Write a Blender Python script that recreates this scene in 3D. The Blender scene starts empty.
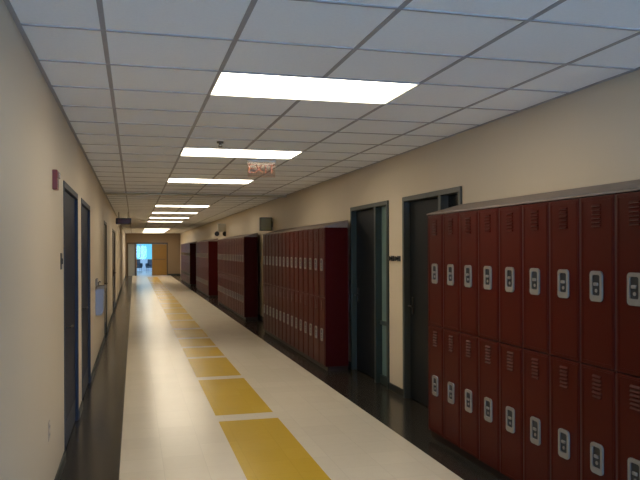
import bpy, bmesh, math, random
from mathutils import Vector, Matrix
random.seed(4)
S = bpy.context.scene
C = S.collection
PI = math.pi

# ------------------------------------------------------------------ materials
def mat(name, col, rough=0.5, metal=0.0, coat=0.0, noise=0.0, nscale=8.0, bump=0.0, bscale=200.0,
        spec=0.5, emit=None, estr=0.0, stretch=None, dist=0.004):
    m = bpy.data.materials.new(name); m.use_nodes = True
    nt = m.node_tree; b = nt.nodes['Principled BSDF']
    b.inputs['Base Color'].default_value = (*col, 1)
    b.inputs['Roughness'].default_value = rough
    b.inputs['Metallic'].default_value = metal
    b.inputs['Coat Weight'].default_value = coat
    b.inputs['Coat Roughness'].default_value = 0.12
    b.inputs['Specular IOR Level'].default_value = spec
    if emit:
        b.inputs['Emission Color'].default_value = (*emit, 1)
        b.inputs['Emission Strength'].default_value = estr
    tc = nt.nodes.new('ShaderNodeTexCoord')
    src = tc.outputs['Object']
    if stretch:
        mp = nt.nodes.new('ShaderNodeMapping'); mp.inputs['Scale'].default_value = stretch
        nt.links.new(src, mp.inputs['Vector']); src = mp.outputs['Vector']
    if noise > 0:
        n = nt.nodes.new('ShaderNodeTexNoise'); n.inputs['Scale'].default_value = nscale
        n.inputs['Detail'].default_value = 4
        nt.links.new(src, n.inputs['Vector'])
        mx = nt.nodes.new('ShaderNodeMix'); mx.data_type = 'RGBA'
        mx.inputs[6].default_value = (*[c*(1-noise) for c in col], 1)
        mx.inputs[7].default_value = (*[min(1, c*(1+noise)) for c in col], 1)
        nt.links.new(n.outputs['Fac'], mx.inputs[0])
        nt.links.new(mx.outputs[2], b.inputs['Base Color'])
    if bump > 0:
        n2 = nt.nodes.new('ShaderNodeTexNoise'); n2.inputs['Scale'].default_value = bscale
        nt.links.new(src, n2.inputs['Vector'])
        bp = nt.nodes.new('ShaderNodeBump'); bp.inputs['Strength'].default_value = bump
        bp.inputs['Distance'].default_value = dist
        nt.links.new(n2.outputs['Fac'], bp.inputs['Height'])
        nt.links.new(bp.outputs['Normal'], b.inputs['Normal'])
    return m

def vinyl(name, c1, c2, size=0.31, rough=0.22, joint=0.93):
    """waxed vinyl tiles: every tile its own slight tint, hairline joints"""
    m = bpy.data.materials.new(name); m.use_nodes = True
    nt = m.node_tree; b = nt.nodes['Principled BSDF']; N = nt.nodes.new; L = nt.links.new
    tc = N('ShaderNodeTexCoord')
    mp = N('ShaderNodeMapping'); mp.inputs['Scale'].default_value = (1/size,)*3
    mp.inputs['Location'].default_value = (0.345, 0.2, 0.5)
    L(tc.outputs['Object'], mp.inputs['Vector'])
    fl = N('ShaderNodeVectorMath'); fl.operation = 'FLOOR'; L(mp.outputs[0], fl.inputs[0])
    wn = N('ShaderNodeTexWhiteNoise'); L(fl.outputs[0], wn.inputs['Vector'])
    ns = N('ShaderNodeTexNoise'); ns.inputs['Scale'].default_value = 14; ns.inputs['Detail'].default_value = 5
    L(tc.outputs['Object'], ns.inputs['Vector'])
    av = N('ShaderNodeMath'); av.operation = 'ADD'; L(wn.outputs['Value'], av.inputs[0]); L(ns.outputs['Fac'], av.inputs[1])
    hv = N('ShaderNodeMath'); hv.operation = 'MULTIPLY'; hv.inputs[1].default_value = 0.5; L(av.outputs[0], hv.inputs[0])
    mx = N('ShaderNodeMix'); mx.data_type = 'RGBA'
    mx.inputs[6].default_value = (*c1, 1); mx.inputs[7].default_value = (*c2, 1); L(hv.outputs[0], mx.inputs[0])
    fr = N('ShaderNodeVectorMath'); fr.operation = 'FRACTION'; L(mp.outputs[0], fr.inputs[0])
    sp = N('ShaderNodeSeparateXYZ'); L(fr.outputs[0], sp.inputs[0])
    mn = N('ShaderNodeMath'); mn.operation = 'MINIMUM'; L(sp.outputs[0], mn.inputs[0]); L(sp.outputs[1], mn.inputs[1])
    lt = N('ShaderNodeMath'); lt.operation = 'LESS_THAN'; lt.inputs[1].default_value = 0.012; L(mn.outputs[0], lt.inputs[0])
    m2 = N('ShaderNodeMix'); m2.data_type = 'RGBA'; L(lt.outputs[0], m2.inputs[0]); L(mx.outputs[2], m2.inputs[6])
    m2.inputs[7].default_value = (*[c*joint for c in c1], 1)
    L(m2.outputs[2], b.inputs['Base Color'])
    b.inputs['Roughness'].default_value = rough
    n3 = N('ShaderNodeTexNoise'); n3.inputs['Scale'].default_value = 5
    L(tc.outputs['Object'], n3.inputs['Vector'])
    bp = N('ShaderNodeBump'); bp.inputs['Strength'].default_value = 0.06; bp.inputs['Distance'].default_value = 0.01
    L(n3.outputs['Fac'], bp.inputs['Height']); L(bp.outputs[0], b.inputs['Normal'])
    return m

def glass(name, col, rough=0.05, alpha=0.25):
    m = bpy.data.materials.new(name); m.use_nodes = True
    nt = m.node_tree; nt.nodes.remove(nt.nodes['Principled BSDF']); N = nt.nodes.new; L = nt.links.new
    t = N('ShaderNodeBsdfTransparent'); t.inputs[0].default_value = (*col, 1)
    g = N('ShaderNodeBsdfGlossy'); g.inputs['Roughness'].default_value = rough
    mx = N('ShaderNodeMixShader'); mx.inputs[0].default_value = alpha
    L(t.outputs[0], mx.inputs[1]); L(g.outputs[0], mx.inputs[2])
    L(mx.outputs[0], nt.nodes['Material Output'].inputs['Surface'])
    return m

M = {}
M['wall'] = mat('beige_wall_paint', (0.60, 0.51, 0.385), 0.55, noise=0.04, nscale=1.3, bump=0.15, bscale=90)
M['tile'] = mat('ceiling_tile', (0.93, 0.95, 0.98), 0.9, noise=0.05, nscale=60, bump=0.3, bscale=260)
M['grid'] = mat('ceiling_grid_metal', (0.36, 0.35, 0.36), 0.5)
M['white_metal'] = mat('white_metal', (0.62, 0.61, 0.58), 0.45)
M['diffuser'] = mat('light_diffuser', (0.9, 0.9, 0.9), 0.4, emit=(1.0, 0.88, 0.68), estr=9.5)
M['floor'] = vinyl('cream_vinyl_tile', (0.67, 0.60, 0.48), (0.75, 0.68, 0.55))
M['yellow'] = vinyl('yellow_vinyl_tile', (0.56, 0.36, 0.028), (0.62, 0.41, 0.045))
M['border'] = vinyl('dark_vinyl_tile', (0.022, 0.020, 0.016), (0.035, 0.030, 0.025), rough=0.2)
M['rubber'] = mat('dark_rubber_base', (0.018, 0.021, 0.018), 0.45)
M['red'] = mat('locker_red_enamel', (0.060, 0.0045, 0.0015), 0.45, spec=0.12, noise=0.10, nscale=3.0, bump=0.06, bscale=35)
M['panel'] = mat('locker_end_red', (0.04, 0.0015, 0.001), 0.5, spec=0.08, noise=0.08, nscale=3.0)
M['body'] = mat('locker_body_red', (0.06, 0.010, 0.007), 0.5)
M['plinth'] = mat('dark_brown_plinth', (0.022, 0.011, 0.007), 0.5, spec=0.2)
M['hood'] = mat('grey_locker_top', (0.20, 0.16, 0.14), 0.55, noise=0.2, nscale=9)  # grey-brown sloping tops, mottled with noise
M['silver'] = mat('brushed_steel', (0.25, 0.225, 0.195), 0.5, metal=0.2, spec=0.2, noise=0.08, nscale=40)
M['bronze'] = mat('dark_bronze', (0.03, 0.026, 0.022), 0.45, metal=0.4)
M['recess'] = mat('black_recess', (0.012, 0.013, 0.016), 0.5)
M['slate'] = mat('slate_blue_paint', (0.034, 0.043, 0.066), 0.5, spec=0.15, noise=0.08, nscale=4)
M['slate_dark'] = mat('dark_slate_paint', (0.018, 0.023, 0.042), 0.5, spec=0.06, noise=0.08, nscale=4)
M['green_frame'] = mat('dark_green_frame', (0.022, 0.033, 0.028), 0.4)
M['grey_frame'] = mat('grey_frame', (0.055, 0.06, 0.055), 0.45)
M['dark_leaf'] = mat('dark_door_leaf', (0.008, 0.010, 0.013), 0.5, spec=0.15, noise=0.15, nscale=5)
M['teal_glass'] = mat('frosted_teal_glass', (0.14, 0.215, 0.20), 0.3, noise=0.12, nscale=3)
M['black_glass'] = mat('dark_glass', (0.006, 0.007, 0.008), 0.12)
M['olive_wood'] = mat('olive_brown_door', (0.34, 0.25, 0.15), 0.5, noise=0.15, nscale=6, stretch=(8, 8, 1))
M['olive_frame'] = mat('olive_frame', (0.085, 0.070, 0.035), 0.5)
M['brown_door'] = mat('brown_door', (0.035, 0.024, 0.012), 0.45, noise=0.15, nscale=6, stretch=(8, 8, 1))
M['ochre_wood'] = mat('ochre_wood_door', (0.26, 0.135, 0.015), 0.45, noise=0.2, nscale=5, stretch=(9, 9, 1))
M['brown_paint'] = mat('brown_header_paint', (0.075, 0.05, 0.025), 0.5)
M['end_wall'] = mat('tan_end_wall', (0.24, 0.165, 0.095), 0.55, noise=0.05, nscale=2)
M['pale_leaf'] = mat('pale_grey_leaf', (0.35, 0.36, 0.33), 0.4)
M['alarm_red'] = mat('alarm_red_plastic', (0.20, 0.02, 0.014), 0.4)
M['alarm_lens'] = mat('alarm_strobe_lens', (0.30, 0.22, 0.18), 0.2)
M['plate'] = mat('beige_plate_plastic', (0.47, 0.39, 0.31), 0.4)
M['slot'] = mat('socket_slot', (0.03, 0.03, 0.03), 0.5)
M['dark_plate'] = mat('dark_plate', (0.02, 0.02, 0.02), 0.4)
M['box_olive'] = mat('olive_box_paint', (0.27, 0.24, 0.11), 0.5)
M['box_edge'] = mat('olive_box_edge', (0.11, 0.09, 0.035), 0.5)
M['box_pale'] = mat('pale_green_plastic', (0.50, 0.47, 0.36), 0.4)
M['lamp_black'] = mat('lamp_black', (0.010, 0.008, 0.005), 0.4)
M['sign_dark'] = mat('sign_dark', (0.016, 0.007, 0.005), 0.5)
M['sign_face'] = mat('sign_dark_red', (0.06, 0.008, 0.006), 0.4)
m = bpy.data.materials.new('sign_letters'); m.use_nodes = True
pb_ = m.node_tree.nodes['Principled BSDF']; pb_.inputs['Base Color'].default_value = (0.34, 0.12, 0.08, 1); pb_.inputs['Alpha'].default_value = 0.5; pb_.inputs['Specular IOR Level'].default_value = 0.1
M['sign_red'] = m
M['acrylic'] = glass('clear_acrylic', (0.94, 0.87, 0.83), 0.1, 0.02)
M['window_glass'] = glass('window_glass', (0.92, 0.96, 0.97), 0.02, 0.06)
M['fountain'] = mat('blue_grey_steel', (0.27, 0.275, 0.29), 0.45, metal=0.3)
M['chair'] = mat('dark_chair', (0.012, 0.018, 0.020), 0.6)
M['sprinkler'] = mat('dull_brass', (0.12, 0.10, 0.08), 0.5, metal=0.5)
M['lobby'] = mat('lobby_wall', (0.62, 0.62, 0.60), 0.6)

# ------------------------------------------------------------------ mesh helpers
class MB:
    def __init__(self): self.v = []; self.f = []; self.m = []
    def add(self, vs, fs, m=0):
        o = len(self.v); self.v += [tuple(p) for p in vs]
        self.f += [tuple(i+o for i in f) for f in fs]; self.m += [m]*len(fs); return self
    def box(self, x0, x1, y0, y1, z0, z1, m=0):
        vs = [(x, y, z) for x in (x0, x1) for y in (y0, y1) for z in (z0, z1)]
        return self.add(vs, [(0,1,3,2), (4,6,7,5), (0,4,5,1), (2,3,7,6), (0,2,6,4), (1,5,7,3)], m)
    def bbox(self, x0, x1, y0, y1, z0, z1, b=0.004, m=0):
        """box with bevelled edges"""
        bm = bmesh.new(); bmesh.ops.create_cube(bm, size=1)
        for v in bm.verts:
            v.co = Vector(((x0+x1)/2+v.co.x*(x1-x0), (y0+y1)/2+v.co.y*(y1-y0), (z0+z1)/2+v.co.z*(z1-z0)))
        bmesh.ops.bevel(bm, geom=bm.edges[:], offset=b, segments=2, affect='EDGES', profile=0.5)
        bm.verts.index_update()
        self.add([v.co[:] for v in bm.verts], [[v.index for v in f.verts] for f in bm.faces], m); bm.free(); return self
    def prism(self, poly, axis, a, b, m=0):
        """poly: 2-D outline (other two axes in order), extruded along axis from a to b"""
        def P(p, t):
            return {'x': (t, p[0], p[1]), 'y': (p[0], t, p[1]), 'z': (p[0], p[1], t)}[axis]
        n = len(poly); vs = [P(p, a) for p in poly]+[P(p, b) for p in poly]
        fs = [tuple(range(n)), tuple(range(2*n-1, n-1, -1))]+[(i, (i+1) % n, n+(i+1) % n, n+i) for i in range(n)]
        return self.add(vs, fs, m)
    def ring(self, outer, inner, axis, a, b, m=0):
        """a frame: outer and inner outlines of equal length, extruded"""
        def P(p, t):
            return {'x': (t, p[0], p[1]), 'y': (p[0], t, p[1]), 'z': (p[0], p[1], t)}[axis]
        n = len(outer)
        vs = [P(p, t) for t in (a, b) for q in (outer, inner) for p in q]
        fs = []
        for i in range(n):
            j = (i+1) % n
            fs += [(i, j, n+j, n+i), (2*n+i, 3*n+i, 3*n+j, 2*n+j), (i, 2*n+i, 2*n+j, j), (n+i, n+j, 3*n+j, 3*n+i)]
        return self.add(vs, fs, m)
    def lathe(self, prof, c=(0, 0, 0), n=20, rot=None, m=0):
        vs = []; fs = []
        for r, z in prof:
            for k in range(n):
                p = Vector((r*math.cos(2*PI*k/n), r*math.sin(2*PI*k/n), z))
                if rot: p = rot @ p
                vs.append(p+Vector(c))
        for i in range(len(prof)-1):
            for k in range(n):
                fs.append((i*n+k, i*n+(k+1) % n, (i+1)*n+(k+1) % n, (i+1)*n+k))
        fs.append(tuple(range(n-1, -1, -1))); fs.append(tuple((len(prof)-1)*n+k for k in range(n)))
        return self.add(vs, fs, m)
    def tube(self, pts, r, n=10, m=0):
        pts = [Vector(p) for p in pts]; vs = []; fs = []
        for i, p in enumerate(pts):
            d = (pts[min(i+1, len(pts)-1)]-pts[max(i-1, 0)]).normalized()
            a = d.orthogonal().normalized() if i == 0 else (a-d*a.dot(d)).normalized()
            bb = d.cross(a)
            for k in range(n):
                t = 2*PI*k/n; vs.append(p+(a*math.cos(t)+bb*math.sin(t))*r)
        for i in range(len(pts)-1):
            for k in range(n):
                fs.append((i*n+k, i*n+(k+1) % n, (i+1)*n+(k+1) % n, (i+1)*n+k))
        fs.append(tuple(range(n-1, -1, -1))); fs.append(tuple((len(pts)-1)*n+k for k in range(n)))
        return self.add(vs, fs, m)
    def build(self, name, mats, parent=None, smooth=False):
        me = bpy.data.meshes.new(name); me.from_pydata(self.v, [], self.f)
        for q in (mats if isinstance(mats, (list, tuple)) else [mats]): me.materials.append(q)
        me.polygons.foreach_set('material_index', self.m)
        bm = bmesh.new(); bm.from_mesh(me); bmesh.ops.recalc_face_normals(bm, faces=bm.faces[:]); bm.to_mesh(me); bm.free()
        if smooth:
            me.polygons.foreach_set('use_smooth', [True]*len(me.polygons))
            me.set_sharp_from_angle(angle=math.radians(40))
        o = bpy.data.objects.new(name, me); C.objects.link(o)
        if parent: o.parent = parent
        return o

def rrect(cx, cy, w, h, r, n=5):
    out = []
    for sx, sy, a0 in ((1, 1, 0), (-1, 1, 90), (-1, -1, 180), (1, -1, 270)):
        for k in range(n+1):
            t = math.radians(a0+90*k/n)
            out.append((cx+sx*(w/2-r)+r*math.cos(t), cy+sy*(h/2-r)+r*math.sin(t)))
    return out

def tag(o, label, cat, group=None):
    o['label'] = label; o['category'] = cat
    if group: o['group'] = group
    return o
def thing(name, loc, label, cat, group=None):
    o = bpy.data.objects.new(name, None); o.empty_display_size = 0.1; C.objects.link(o)
    o.location = loc; return tag(o, label, cat, group)
def struct(o): o['kind'] = 'structure'; return o
def copy_tree(o, parent=None):
    c = o.copy(); C.objects.link(c); c.parent = parent
    for ch in o.children: copy_tree(ch, c)
    return c
ORD = ['first', 'second', 'third', 'fourth', 'fifth', 'sixth', 'seventh', 'eighth', 'ninth', 'tenth', 'eleventh', 'twelfth',
       'thirteenth', 'fourteenth', 'fifteenth', 'sixteenth', 'seventeenth', 'eighteenth', 'nineteenth', 'twentieth', 'twenty-first']

# ------------------------------------------------------------------ dimensions (metres; camera at x=0 y=0, corridor runs along +y)
H = 1.60; CEIL = 2.632
XL = -0.515; XR = 2.807; XF = 2.415; XK = 2.735       # left wall, right wall, locker fronts
YB = -4.0; YE = 44.8                      # back and far ends
T = 0.62                                  # ceiling tile module
TY0 = 4.05                                # one joint of the ceiling grid

# ------------------------------------------------------------------ floor
fl = MB()
xs = [(-0.107, 2.2)]
fl.box(XL-0.2, -0.107, YB, YE+0.2, -0.1, 0, 2)
fl.box(2.2, XR+0.2, YB, YE+0.2, -0.1, 0, 2)
fl.box(-0.107, 0.754, YB, YE+0.2, -0.1, 0, 0)
fl.box(1.317, 2.2, YB, YE+0.2, -0.1, 0, 0)
gaps = [(-2.0, 0.24), (0.2, 0.24), (2.4, 0.24), (4.5, 0.24), (6.66, 0.24), (8.78, 0.20), (10.5, 0.16), (11.65, 0.16), (12.85, 0.2)]
y = 14.4
while y < 43: gaps.append((y, 0.24)); y += 1.75
y = YB
for g, w in gaps:
    fl.box(0.754, 1.317, y, g-w/2, -0.1, 0, 1); fl.box(0.754, 1.317, g-w/2, g+w/2, -0.1, 0, 0); y = g+w/2
fl.box(0.754, 1.317, y, YE+0.2, -0.1, 0, 0)
fl.box(-4, 5, YE+0.2, 56, -0.1, 0, 0)
struct(fl.build('floor', [M['floor'], M['yellow'], M['border']]))

# ------------------------------------------------------------------ ceiling
LX0, LX1 = 0.485, 1.724
light_rows = [0, 5, 10, 20, 25, 30, 35, 50, 53, 56, 59, 62]      # tile rows that hold a fitting
k0 = int(math.floor((YB-TY0)/T)); k1 = int(math.ceil((YE-TY0)/T))
ce = MB()
for k in range(k0, k1):
    y0 = max(TY0+k*T, YB); y1 = min(TY0+(k+1)*T, YE)
    if k in light_rows:
        ce.box(XL-0.2, LX0, y0, y1, CEIL, CEIL+0.16); ce.box(LX1, XR+0.2, y0, y1, CEIL, CEIL+0.16)
    else:
        ce.box(XL-0.2, XR+0.2, y0, y1, CEIL, CEIL+0.16)
w = 0.012
gx = [LX0+T*i for i in range(-1, 4)]
for x in gx:
    yy = YB
    if LX0+0.1 < x < LX1-0.1:
        for k in light_rows:
            ce.box(x-w, x+w, yy, TY0+k*T-w, CEIL-0.004, CEIL, 1); yy = TY0+(k+1)*T+w
    ce.box(x-w, x+w, yy, YE, CEIL-0.004, CEIL, 1)
for k in range(k0+1, k1):
    ce.box(XL, XR, TY0+k*T-0.008, TY0+k*T+0.008, CEIL-0.005, CEIL, 1)
for a, b in ((XL, XL+0.022), (XR-0.022, XR)): ce.box(a, b, YB, YE, CEIL-0.006, CEIL, 1)
struct(ce.build('ceiling', [M['tile'], M['grid']]))
struct(MB().bbox(XL, XR, 13.0, 13.25, CEIL-0.035, CEIL-0.006, 0.006).build('trim_1', M['box_pale']))

# troffers
def troffer():
    t = thing('ceiling_light', (0, 0, CEIL), '', 'ceiling light', 'ceiling lights down the corridor')
    a, b = (LX1-LX0)/2-0.001, T/2-0.001
    fr = MB(); i = 0.008
    O = [(-a, -b), (a, -b), (a, b), (-a, b)]; I = [(-a+i, -b+i), (a-i, -b+i), (a-i, b-i), (-a+i, b-i)]
    fr.ring(O, I, 'z', -0.008, 0.10); fr.box(-a, a, -b, b, 0.10, 0.12)
    fr.build('frame', M['white_metal'], t)
    d = MB(); d.box(-a+i, a-i, -b+i, b-i, 0.0, 0.006); d.build('diffuser', M['diffuser'], t)
    return t
labels = ['largest lit panel in the ceiling, nearest the viewer', 'second lit ceiling panel from the viewer, just before the hanging exit sign',
      'third lit ceiling panel, just past the hanging exit sign',
      'first lit ceiling panel beyond the pale strip across the ceiling',
      'second lit ceiling panel beyond the pale strip across the ceiling', 'third lit ceiling panel beyond the pale strip across the ceiling',
      'fourth lit ceiling panel beyond the pale strip across the ceiling', 'first of the far lit ceiling panels that blend together near the doors',
      'second of the far lit ceiling panels that blend together near the doors', 'third of the far lit ceiling panels that blend together near the doors',
      'fourth of the far lit ceiling panels that blend together near the doors', 'last lit ceiling panel, just before the end doors']
proto = troffer()
for i, k in enumerate(light_rows):
    o = proto if i == 0 else copy_tree(proto)
    o.location = ((LX0+LX1)/2, TY0+(k+0.5)*T, CEIL)
    o['label'] = labels[i]

# ------------------------------------------------------------------ walls with openings
def wall_run(name, x0, x1, ops, m, y0=YB, y1=YE, z1=CEIL):
    w = MB(); y = y0
    for a, b, zt in sorted(ops):
        w.box(x0, x1, y, a, 0, z1); w.box(x0, x1, a, b, zt, z1); y = b
    w.box(x0, x1, y, y1, 0, z1)
    return struct(w.build(name, m))
D1 = (5.62, 6.98, 2.13); D2 = (7.45, 8.88, 2.13); D3 = (13.0, 14.2, 2.13); D4 = (18.0, 20.6, 2.13)
R1 = (7.50, 8.92, 2.155); R2 = (5.66, 7.05, 2.155)
wall_run('wall_left', XL-0.2, XL, [D1, D2, D3, D4], M['wall'])
wall_run('wall_right', XR, XR+0.2, [R1, R2], M['wall'])

# unseen slabs added behind the side walls keep daylight out of the door gaps
struct(MB().box(XL-0.26, XL-0.2, YB, YE, 0, CEIL).build('light_block_left', M['wall']))
struct(MB().box(XR+0.2, XR+0.26, YB, YE, 0, CEIL).build('light_block_right', M['wall']))
# baseboards (split by the doors, one object per side)
def base(name, x0, x1, ops):
    b = MB(); y = YB
    for a, c, _ in sorted(ops): b.box(x0, x1, y, a, 0, 0.085); y = c
    b.box(x0, x1, y, YE, 0, 0.085); struct(b.build(name, M['rubber']))
base('baseboard_left', XL, XL+0.012, [D1, D2, D3, D4])
bank = [(2.22, 11, 0.30), (8.85, 15, 0.303), (15.82, 17, 0.302), (23.72, 16, 0.30), (31.75, 20, 0.305)]   # far->: start y, columns, pitch
base('baseboard_right', XR-0.012, XR, [R1, R2])

# ------------------------------------------------------------------ doors in the side walls
def lever(parent, x, y, z, sx, sy):
    h = MB()
    h.bbox(*sorted((x, x+sx*0.012)), y-0.022, y+0.022, z-0.09, z+0.09, 0.004)
    h.tube([(x+sx*0.008, y, z), (x+sx*0.055, y, z), (x+sx*0.062, y+sy*0.02, z), (x+sx*0.062, y+sy*0.12, z)], 0.009)
    h.build('handle', M['bronze'], parent, True)
def left_door(name, D, frame_m, leaf_m, double=False):
    d = struct(bpy.data.objects.new(name, None)); C.objects.link(d)
    a, b, zt = D; fw = 0.05
    f = MB()
    for y0, y1 in ((a, a+fw), (b-fw, b)): f.bbox(XL-0.14, XL+0.006, y0, y1, 0, zt-fw, 0.003)
    f.bbox(XL-0.14, XL+0.006, a, b, zt-fw, zt, 0.003)
    f.build('frame', frame_m, d)
    mid = (a+b)/2
    for y0, y1, hy in ((a+fw+0.003, mid-0.003, mid-0.09), (mid+0.003, b-fw-0.003, mid+0.09)) if double else ((a+fw+0.003, b-fw-0.003, a+fw+0.10),):
        lf = MB(); lf.bbox(XL-0.065, XL-0.02, y0, y1, 0.008, zt-fw-0.004, 0.003)
        l = lf.build('leaf', leaf_m, d)
        lever(l, XL-0.02, hy, 1.0, 1, -1 if double and hy < mid else 1)
        kp = MB(); kp.box(XL-0.02, XL-0.0185, y0+0.03, y1-0.03, 0.02, 0.22); kp.build('kick_plate', M['slate'], l)
    return d
left_door('door_1', D1, M['slate'], M['slate_dark'])
left_door('door_2', D2, M['slate'], M['slate_dark'])
left_door('door_3', D3, M['olive_frame'], M['olive_wood'])
left_door('door_4', D4, M['brown_door'], M['brown_door'], True)

def right_door(name, D, side_m, frame_m, leaf_m, rail):
    d = struct(bpy.data.objects.new(name, None)); C.objects.link(d)
    a, b, zt = D; fw = 0.05; mul = a+0.44
    f = MB()
    for y0, y1 in ((a, a+fw), (mul-0.03, mul+0.03), (b-fw, b)): f.bbox(XR-0.02, XR+0.15, y0, y1, 0, zt-fw, 0.004)
    f.bbox(XR-0.02, XR+0.15, a, b, zt-fw, zt, 0.004)
    f.build('frame', frame_m, d)
    lf = MB(); lf.bbox(XR+0.05, XR+0.095, mul+0.033, b-fw-0.003, 0.008, zt-fw-0.004, 0.003)
    l = lf.build('leaf', leaf_m, d)
    lever(l, XR+0.05, b-fw-0.09, 1.0, -1, -1)
    for z in (0.33, 1.09, 1.87):
        hg = MB(); hg.lathe([(0.011, -0.055), (0.011, 0.055)], (XR+0.040, mul+0.042, z), 10)
        hg.box(XR+0.044, XR+0.05, mul+0.032, mul+0.075, z-0.05, z+0.05); hg.build('hinge', M['silver'], l, True)
    sl = MB(); sl.box(XR+0.06, XR+0.068, a+fw, mul-0.03, 0.10, zt-fw)
    s = sl.build('side_window', side_m, d)
    br = MB(); br.bbox(XR+0.03, XR+0.10, a+fw, mul-0.03, 0.0, 0.10, 0.003); br.build('sill', frame_m, d)
    if rail:
        r = MB(); r.bbox(XR+0.03, XR+0.10, a+fw, mul-0.03, 0.70, 0.745, 0.003); r.build('rail', frame_m, d)
    return d
right_door('door_5', R1, M['teal_glass'], M['green_frame'], M['dark_leaf'], True)
right_door('door_6', R2, M['black_glass'], M['grey_frame'], M['dark_leaf'], False)

# ------------------------------------------------------------------ far end: frame, open bay, wooden leaf, lobby beyond
ew = MB()
E0, E1, EZ = -0.44, 2.05, 2.06
ew.box(XL-0.2, E0, YE, YE+0.2, 0, CEIL+0.16); ew.box(E1, XR+0.2, YE, YE+0.2, 0, CEIL+0.16); ew.box(E0, E1, YE, YE+0.2, EZ, CEIL+0.16)
struct(ew.build('wall_end', M['end_wall']))
struct(MB().box(E1, XR, YE-0.015, YE, 0, 0.1).build('baseboard_end', M['rubber']))
d = struct(bpy.data.objects.new('door_7', None)); C.objects.link(d)
f = MB()
for x0, x1 in ((E0, E0+0.09), (0.05, 0.11), (E1-0.07, E1)): f.bbox(x0, x1, YE-0.03, YE+0.15, 0, EZ-0.09, 0.004)
f.bbox(E0, E1, YE-0.03, YE+0.15, EZ-0.09, EZ, 0.004)
f.build('frame', M['brown_paint'], d)
sw = MB(); sw.box(E0+0.09, 0.05, YE+0.05, YE+0.06, 0.1, EZ-0.09); sw.box(E0+0.09, 0.05, YE+0.02, YE+0.09, 0, 0.1)
sw.build('side_window', M['pale_leaf'], d)
lf = MB(); lf.bbox(1.08, E1-0.073, YE+0.03, YE+0.075, 0.008, EZ-0.094, 0.003)
l = lf.build('leaf', M['ochre_wood'], d); l['label'] = 'closed ochre wood door leaf'
pb = MB(); pb.tube([(1.15, YE+0.03, 1.02), (1.15, YE-0.03, 1.02), (1.90, YE-0.03, 1.02), (1.90, YE+0.03, 1.02)], 0.014)
pb.build('push_bar', M['bronze'], l, True)
lf = MB(); lf.bbox(0.115, 0.16, YE+0.16, YE+1.08, 0.008, EZ-0.094, 0.003)
l = lf.build('leaf', M['ochre_wood'], d); l['label'] = 'ochre wood door leaf swung open into the bright lobby'

lw = MB(); LY = 55.0
lw.box(-4.1, -4, YE+0.2, LY, 0, 2.9); lw.box(5, 5.1, YE+0.2, LY, 0, 2.9)
struct(lw.build('wall_lobby', M['lobby']))
struct(MB().box(-4, 5, YE+0.2, LY, 2.8, 2.9).build('ceiling_lobby', M['lobby']))
def glazed(name, x0, x1, y, z0, z1, n, fm, full=(None, None)):
    """a window wall of n bays"""
    o = struct(bpy.data.objects.new(name, None)); C.objects.link(o)
    f = MB(); w = (x1-x0)/n
    for i in range(n+1):
        x = x0+w*i; f.box(max(x0, x-0.03), min(x1, x+0.03), y-0.05, y+0.05, z0, z1)
    f.box(x0, x1, y-0.05, y+0.05, z0-0.06, z0); f.box(x0, x1, y-0.05, y+0.05, z1, z1+0.06)
    f.build('window_frame', fm, o)
    for i in range(n):
        MB().box(x0+w*i+0.03, x0+w*(i+1)-0.03, y-0.004, y+0.004, z0, z1).build('pane', M['window_glass'], o)
    return o
lb = MB(); lb.box(-4, 5, LY, LY+0.15, 0, 0.84); lb.box(-4, 5, LY, LY+0.15, 2.66, 2.9)
struct(lb.build('wall_lobby_end', M['lobby']))
glazed('window_1', -4, 5, LY+0.06, 0.90, 2.60, 6, M['white_metal'])

def lobby_chair(x, y, rz, label):
    t = thing('waiting_chair', (x, y, 0), label, 'chair', 'dark chairs in the lobby'); t.rotation_euler.z = rz
    MB().bbox(-0.24, 0.24, -0.24, 0.22, 0.36, 0.48, 0.03).build('seat', M['chair'], t)
    b = MB(); b.bbox(-0.24, 0.24, 0.18, 0.28, 0.485, 0.95, 0.02); b.build('backrest', M['chair'], t)
    for sx in (-1, 1):
        for sy in (-1, 1):
            MB().tube([(sx*0.21, sy*0.20, 0), (sx*0.20, sy*0.18, 0.385)], 0.016).build('leg', M['silver'], t)
    for sx in (-1, 1):
        MB().bbox(sx*0.255-0.02, sx*0.255+0.02, -0.22, 0.25, 0.45, 0.68, 0.015).build('armrest', M['chair'], t)
lobby_chair(0.25, 50.0, 0.3, 'dark chair seen through the open end door, on its left side')
lobby_chair(1.08, 50.0, -0.3, 'dark chair seen through the open end door, beside the wooden door')

# back end: glazed exit behind the viewer, day outside
bw = MB(); B0, B1, BZ = -0.30, 2.6, 2.40
bw.box(XL-0.2, B0, YB-0.2, YB, 0, CEIL+0.16); bw.box(B1, XR+0.2, YB-0.2, YB, 0, CEIL+0.16); bw.box(B0, B1, YB-0.2, YB, BZ, CEIL+0.16)
struct(bw.build('wall_back', M['wall']))
glazed('window_2', B0, B1, YB-0.1, 0.06, BZ-0.06, 3, M['slate'])

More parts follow.
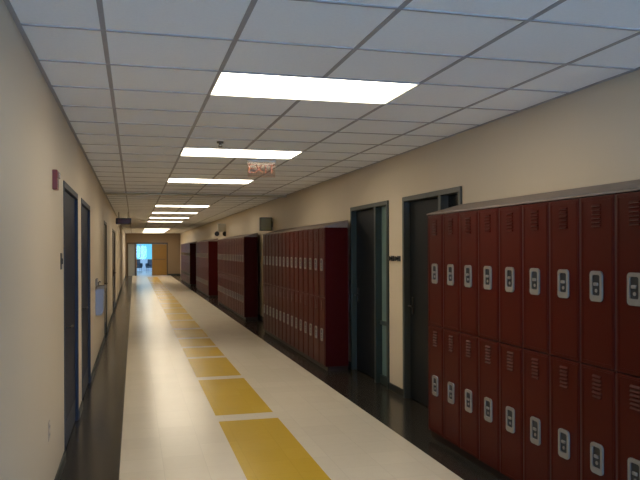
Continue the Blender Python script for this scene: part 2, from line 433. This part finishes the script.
# ------------------------------------------------------------------ lockers
def louvers(mb, x, z0, n):
    for i in range(n):
        z = z0+i*0.022
        mb.prism([(x+0.001, z), (x-0.010, z+0.001), (x-0.009, z+0.004), (x+0.001, z+0.015)], 'y', -0.036, 0.036)
def locker(pitch, detail=True):
    """one locker column: two doors, front at local x = 0, centred on y"""
    t = thing('locker', (0, 0, 0), '', 'locker'); hw = pitch/2-0.001
    b = MB(); DEP = XK-XF-0.002
    b.box(0.020, DEP, -hw, hw, 0.062, 1.885)
    b.box(0.004, 0.020, -hw, -hw+0.006, 0.062, 1.885); b.box(0.004, 0.020, hw-0.006, hw, 0.062, 1.885)
    b.build('body', M['body'], t)
    for z0, z1, hz in ((0.067, 0.955, 0.465), (0.963, 1.88, 1.395)):
        m = MB(); m.bbox(0.0, 0.0195, -hw+0.009, hw-0.009, z0, z1, 0.004)
        if detail:
            louvers(m, 0.0, z1-0.165, 6)
            m.ring(rrect(0, (z0+z1)/2, 2*hw-0.045, z1-z0-0.03, 0.004), rrect(0, (z0+z1)/2, 2*hw-0.057, z1-z0-0.042, 0.003), 'x', -0.0025, 0.001)
        dr = m.build('door', M['red'], t)
        h = MB(); O = rrect(-0.002, hz, 0.102, 0.165, 0.022); I = rrect(-0.002, hz+0.006, 0.066, 0.112, 0.012)
        h.ring(O, I, 'x', -0.010, 0.0)
        h.build('handle', M['silver'], dr, True)
        if detail:
            p = MB(); p.prism(I, 'x', -0.0035, 0.0); p.build('recess', M['recess'], dr)
            q = MB(); q.bbox(-0.014, -0.003, -0.020, 0.016, hz+0.002, hz+0.020, 0.004)
            q.lathe([(0.010, 0), (0.010, 0.004)], (-0.004, -0.002, hz-0.024), 14, Matrix.Rotation(-PI/2, 3, 'Y')); q.build('latch', M['silver'], dr, True)
    return t
bank_words = ['nearest locker bank', 'second locker bank', 'third locker bank', 'fourth locker bank', 'farthest locker bank']
near_of = ['doorway end of the nearest locker bank', 'near end of the second locker bank',
           'near end of the third locker bank', 'near end of the fourth locker bank', 'near end of the farthest locker bank']
bank_end = ['beside the black glass doorway', 'just past the teal glass doorway', 'past the olive wall box', 'past the emergency light', 'nearest the end doors']
for bi, (s, n, p) in enumerate(bank):
    e = s+n*p
    pr = locker(p, bi < 3)
    for i in range(n):
        o = pr if i == 0 else copy_tree(pr)
        o.location = (XF, (e-(i+0.5)*p) if bi == 0 else (s+(i+0.5)*p), 0)
        o['label'] = 'red two-door locker, %s from the %s' % (ORD[i], near_of[bi])
        o['group'] = 'lockers of the '+bank_words[bi].split(',')[0]
    hm = MB(); hm.prism([(XF-0.004, 1.887), (XF-0.004, 1.897), (XK, 1.985), (XK, 1.887)], 'y', s-0.014, e+0.014)
    tag(hm.build('sloping_cover', M['hood']), 'grey sloping top along the '+bank_words[bi], 'locker top', 'sloping tops of the locker banks')
    pm = MB(); pm.box(XF+0.03, XK-0.01, s-0.014, e+0.014, 0, 0.060)
    tag(pm.build('locker_plinth', M['plinth']), 'dark plinth on the floor under the '+bank_words[bi], 'plinth', 'plinths under the locker banks')
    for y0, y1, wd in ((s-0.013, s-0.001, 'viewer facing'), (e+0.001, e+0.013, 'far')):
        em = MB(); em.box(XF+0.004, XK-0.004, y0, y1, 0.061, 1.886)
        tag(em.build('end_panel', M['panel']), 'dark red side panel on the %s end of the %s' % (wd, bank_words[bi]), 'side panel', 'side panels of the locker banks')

# ------------------------------------------------------------------ wall and ceiling fittings
a = thing('fire_alarm', (XL-0.003, 4.93, 2.0), 'red fire alarm box high on the left wall before the first dark door', 'fire alarm')
MB().bbox(0, 0.034, -0.055, 0.055, 0, 0.13, 0.006).build('housing', M['alarm_red'], a)
MB().bbox(0.034, 0.046, -0.03, 0.03, 0.075, 0.115, 0.005).build('strobe', M['alarm_lens'], a)
g = MB()
for i in range(4): g.box(0.0335, 0.036, -0.035, 0.035, 0.018+i*0.012, 0.024+i*0.012)
g.build('grille', M['recess'], a)

a = thing('wall_outlet', (XL-0.003, 4.63, 0.42), 'beige power outlet low on the left wall', 'outlet')
MB().bbox(0, 0.007, -0.038, 0.038, 0, 0.12, 0.003).build('cover_plate', M['plate'], a)
for z in (0.035, 0.085):
    sk = MB(); sk.prism(rrect(0, z, 0.036, 0.034, 0.010), 'x', 0.006, 0.010); k = sk.build('socket', M['plate'], a)
    q = MB(); q.box(0.0095, 0.0105, -0.009, -0.006, z-0.004, z+0.010); q.box(0.0095, 0.0105, 0.006, 0.009, z-0.004, z+0.010); q.build('slot', M['slot'], k)

def switch(name, x, sx, y, z, label, group=None):
    a = thing(name, (x, y, z), label, 'switch', group)
    MB().bbox(*sorted((0, sx*0.008)), -0.04, 0.04, -0.06, 0.06, 0.003).build('cover_plate', M['dark_plate'], a)
    MB().bbox(*sorted((sx*0.008, sx*0.016)), -0.012, 0.012, -0.022, 0.022, 0.003).build('rocker', M['dark_plate'], a)
switch('wall_switch', XL-0.003, 1, 5.42, 1.52, 'small dark wall switch on the left wall beside the first dark door')

def knob_plate(y, label):
    a = thing('door_holder', (XR+0.003, y, 1.495), label, 'door holder', 'black door holders on the pier')
    MB().bbox(-0.014, 0, -0.045, 0.045, -0.03, 0.03, 0.004).build('back_plate', M['dark_plate'], a)
    k = MB(); k.lathe([(0.012, 0), (0.014, 0.02), (0.026, 0.028), (0.026, 0.04)], (-0.013, 0, 0), 16, Matrix.Rotation(-PI/2, 3, 'Y')); k.build('knob', M['dark_plate'], a, True)
knob_plate(7.19, 'black wall holder on the pale pier, nearer the black glass doorway')
knob_plate(7.385, 'black wall holder on the pale pier, nearer the teal glass doorway')

# drinking fountain
a = thing('drinking_fountain', (XL-0.003, 10.3, 0.70), 'blue grey steel drinking fountain on the left wall past the two dark doors', 'drinking fountain')
b = MB(); b.prism([(0, 0), (0.08, 0.0), (0.105, 0.06), (0.115, 0.36), (0, 0.36)], 'y', -0.20, 0.20); b.build('cabinet', M['fountain'], a)
b = MB(); b.ring(rrect(0.068, 0, 0.132, 0.44, 0.035), rrect(0.068, 0, 0.095, 0.36, 0.03), 'z', 0.362, 0.40); b.prism(rrect(0.068, 0, 0.10, 0.37, 0.03), 'z', 0.361, 0.366); b.build('basin', M['silver'], a, True)
b = MB(); b.bbox(0.0, 0.018, -0.20, 0.20, 0.41, 0.50, 0.005); b.build('splash_back', M['fountain'], a)
b = MB(); b.tube([(0.03, 0.10, 0.385), (0.03, 0.10, 0.44), (0.045, 0.085, 0.455), (0.06, 0.07, 0.45)], 0.009); b.build('spout', M['silver'], a, True)
b = MB(); b.lathe([(0.018, 0), (0.018, 0.012), (0.012, 0.016)], (0.112, 0, 0.31), 16, Matrix.Rotation(PI/2, 3, 'Y')); b.build('push_button', M['silver'], a, True)

# olive box projecting from the right wall
a = thing('wall_box', (XR+0.003, 14.45, 1.99), 'olive square box projecting from the right wall above the second locker bank', 'wall box')
b = MB(); b.ring(rrect(-0.15, 0.14, 0.25, 0.28, 0.01), rrect(-0.15, 0.14, 0.21, 0.24, 0.008), 'y', -0.07, 0.07); b.build('rim', M['box_edge'], a)
for y0, y1 in ((-0.06, -0.05), (0.05, 0.06)):
    b = MB(); b.prism(rrect(-0.15, 0.14, 0.212, 0.242, 0.008), 'y', y0, y1); b.build('face', M['box_olive'], a)
MB().box(-0.026, 0, -0.03, 0.03, 0.08, 0.20).build('bracket', M['box_edge'], a)

# emergency light
a = thing('emergency_light', (XR+0.003, 22.3, 2.10), 'pale emergency light with two black lamp heads, above the third locker bank', 'emergency light')
MB().bbox(-0.24, 0, -0.10, 0.10, 0.07, 0.32, 0.012).build('battery_case', M['box_pale'], a)
for yy, xx in ((-0.12, 0.035), (-0.13, -0.215)):
    b = MB(); R = Matrix.Rotation(PI/2, 3, 'X') @ Matrix.Identity(3)
    b.lathe([(0.03, -0.05), (0.06, -0.02), (0.075, 0.03), (0.075, 0.06)], (xx-0.07, yy, 0.0), 18, R)
    b.tube([(xx-0.07, yy, 0.05), (xx-0.05, yy*0.5, 0.09)], 0.012)
    b.build('lamp_head', M['lamp_black'], a, True)

# red lettered hanging sign
def text(body, size, parent, name, m, loc, ext=0.002):
    cu = bpy.data.curves.new(name, 'FONT'); cu.body = body; cu.size = size; cu.extrude = ext; cu.space_character = 1.12; cu.align_x = 'CENTER'; cu.align_y = 'CENTER'
    o = bpy.data.objects.new(name, cu); C.objects.link(o)
    dg = bpy.context.evaluated_depsgraph_get(); me = bpy.data.meshes.new_from_object(o.evaluated_get(dg)); bpy.data.objects.remove(o)
    me.materials.clear(); me.materials.append(m)
    q = bpy.data.objects.new(name, me); C.objects.link(q); q.parent = parent; q.location = loc; q.rotation_euler = (PI/2, 0, 0)
    return q
a = thing('exit_sign', (1.42, 7.95, CEIL-0.005), 'clear hanging exit sign with red letters under the ceiling', 'exit sign')
MB().bbox(-0.17, 0.17, -0.02, 0.02, -0.022, 0, 0.004).build('housing', M['white_metal'], a)
MB().box(-0.16, 0.16, -0.004, 0.004, -0.195, -0.021).build('panel', M['acrylic'], a)
text('EXIT', 0.145, a, 'lettering', M['sign_red'], (0, -0.008, -0.105))
# dark red sign farther off
a = thing('hanging_sign', (-0.27, 19.6, CEIL-0.005), 'small dark red sign hanging from the ceiling by the left wall', 'sign')
MB().bbox(-0.20, 0.20, -0.04, 0.04, -0.33, -0.17, 0.01).build('housing', M['sign_dark'], a)
MB().box(-0.15, 0.17, -0.043, -0.039, -0.31, -0.19).build('face', M['sign_face'], a)
for x in (-0.12, 0.12): MB().tube([(x, 0, -0.172), (x, 0, 0)], 0.01).build('stem', M['sign_dark'], a)

# sprinkler
a = thing('ceiling_sprinkler', (0.80, 6.70, CEIL+0.004), 'small dull metal sprinkler in the ceiling before the second lit panel', 'sprinkler')
b = MB(); b.lathe([(0.035, 0.0), (0.033, -0.020), (0.012, -0.022), (0.010, -0.034)], (0, 0, 0), 16); b.build('escutcheon', M['sprinkler'], a, True)
b = MB(); b.lathe([(0.02, -0.052), (0.022, -0.055), (0.004, -0.057)], (0, 0, 0), 16)
for s_ in (-1, 1): b.tube([(s_*0.008, 0, -0.028), (s_*0.016, 0, -0.04), (s_*0.006, 0, -0.053)], 0.003, 6)
b.build('deflector', M['sprinkler'], a, True)

# ------------------------------------------------------------------ daylight
SKY = 1.1; SUN = 14.0
W = bpy.data.worlds.new('day'); S.world = W; W.use_nodes = True
nt = W.node_tree; bg = nt.nodes['Background']; N = nt.nodes.new; L = nt.links.new
tc = N('ShaderNodeTexCoord'); sp = N('ShaderNodeSeparateXYZ'); L(tc.outputs['Generated'], sp.inputs[0])
mr = N('ShaderNodeMapRange'); mr.interpolation_type = 'SMOOTHSTEP'      # sky behind the viewer boosted to add blue light on the near ceiling
mr.inputs['From Min'].default_value = 0.6; mr.inputs['From Max'].default_value = -0.6
mr.inputs['To Min'].default_value = 0.0; mr.inputs['To Max'].default_value = 1.0; L(sp.outputs[1], mr.inputs['Value'])
mx = N('ShaderNodeMix'); mx.data_type = 'RGBA'; L(mr.outputs[0], mx.inputs[0])
mx.inputs[6].default_value = (0.16*SKY, 0.62*SKY, 0.90*SKY, 1); mx.inputs[7].default_value = (0.30*SUN, 0.54*SUN, 1.0*SUN, 1)
L(mx.outputs[2], bg.inputs[0]); bg.inputs[1].default_value = 1.0

# ------------------------------------------------------------------ camera
cam = bpy.data.cameras.new('camera'); co = bpy.data.objects.new('camera', cam); C.objects.link(co)
co.location = (0, 0, H); ROLL = math.radians(-0.22)
co.rotation_euler = (Matrix.Rotation(-math.atan(186/700), 3, 'Z') @ Matrix.Rotation(PI/2, 3, 'X') @ Matrix.Rotation(ROLL, 3, 'Z')).to_euler()
cam.sensor_width = 36; cam.lens = 700/640*36; cam.shift_y = 9.3/640; cam.clip_end = 200
S.camera = co
vs = S.view_settings
S.display_settings.display_device = 'sRGB'
vs.view_transform = 'Standard'; vs.look = 'None'; vs.gamma = 1; vs.use_curve_mapping = False
vs.exposure = 0.30
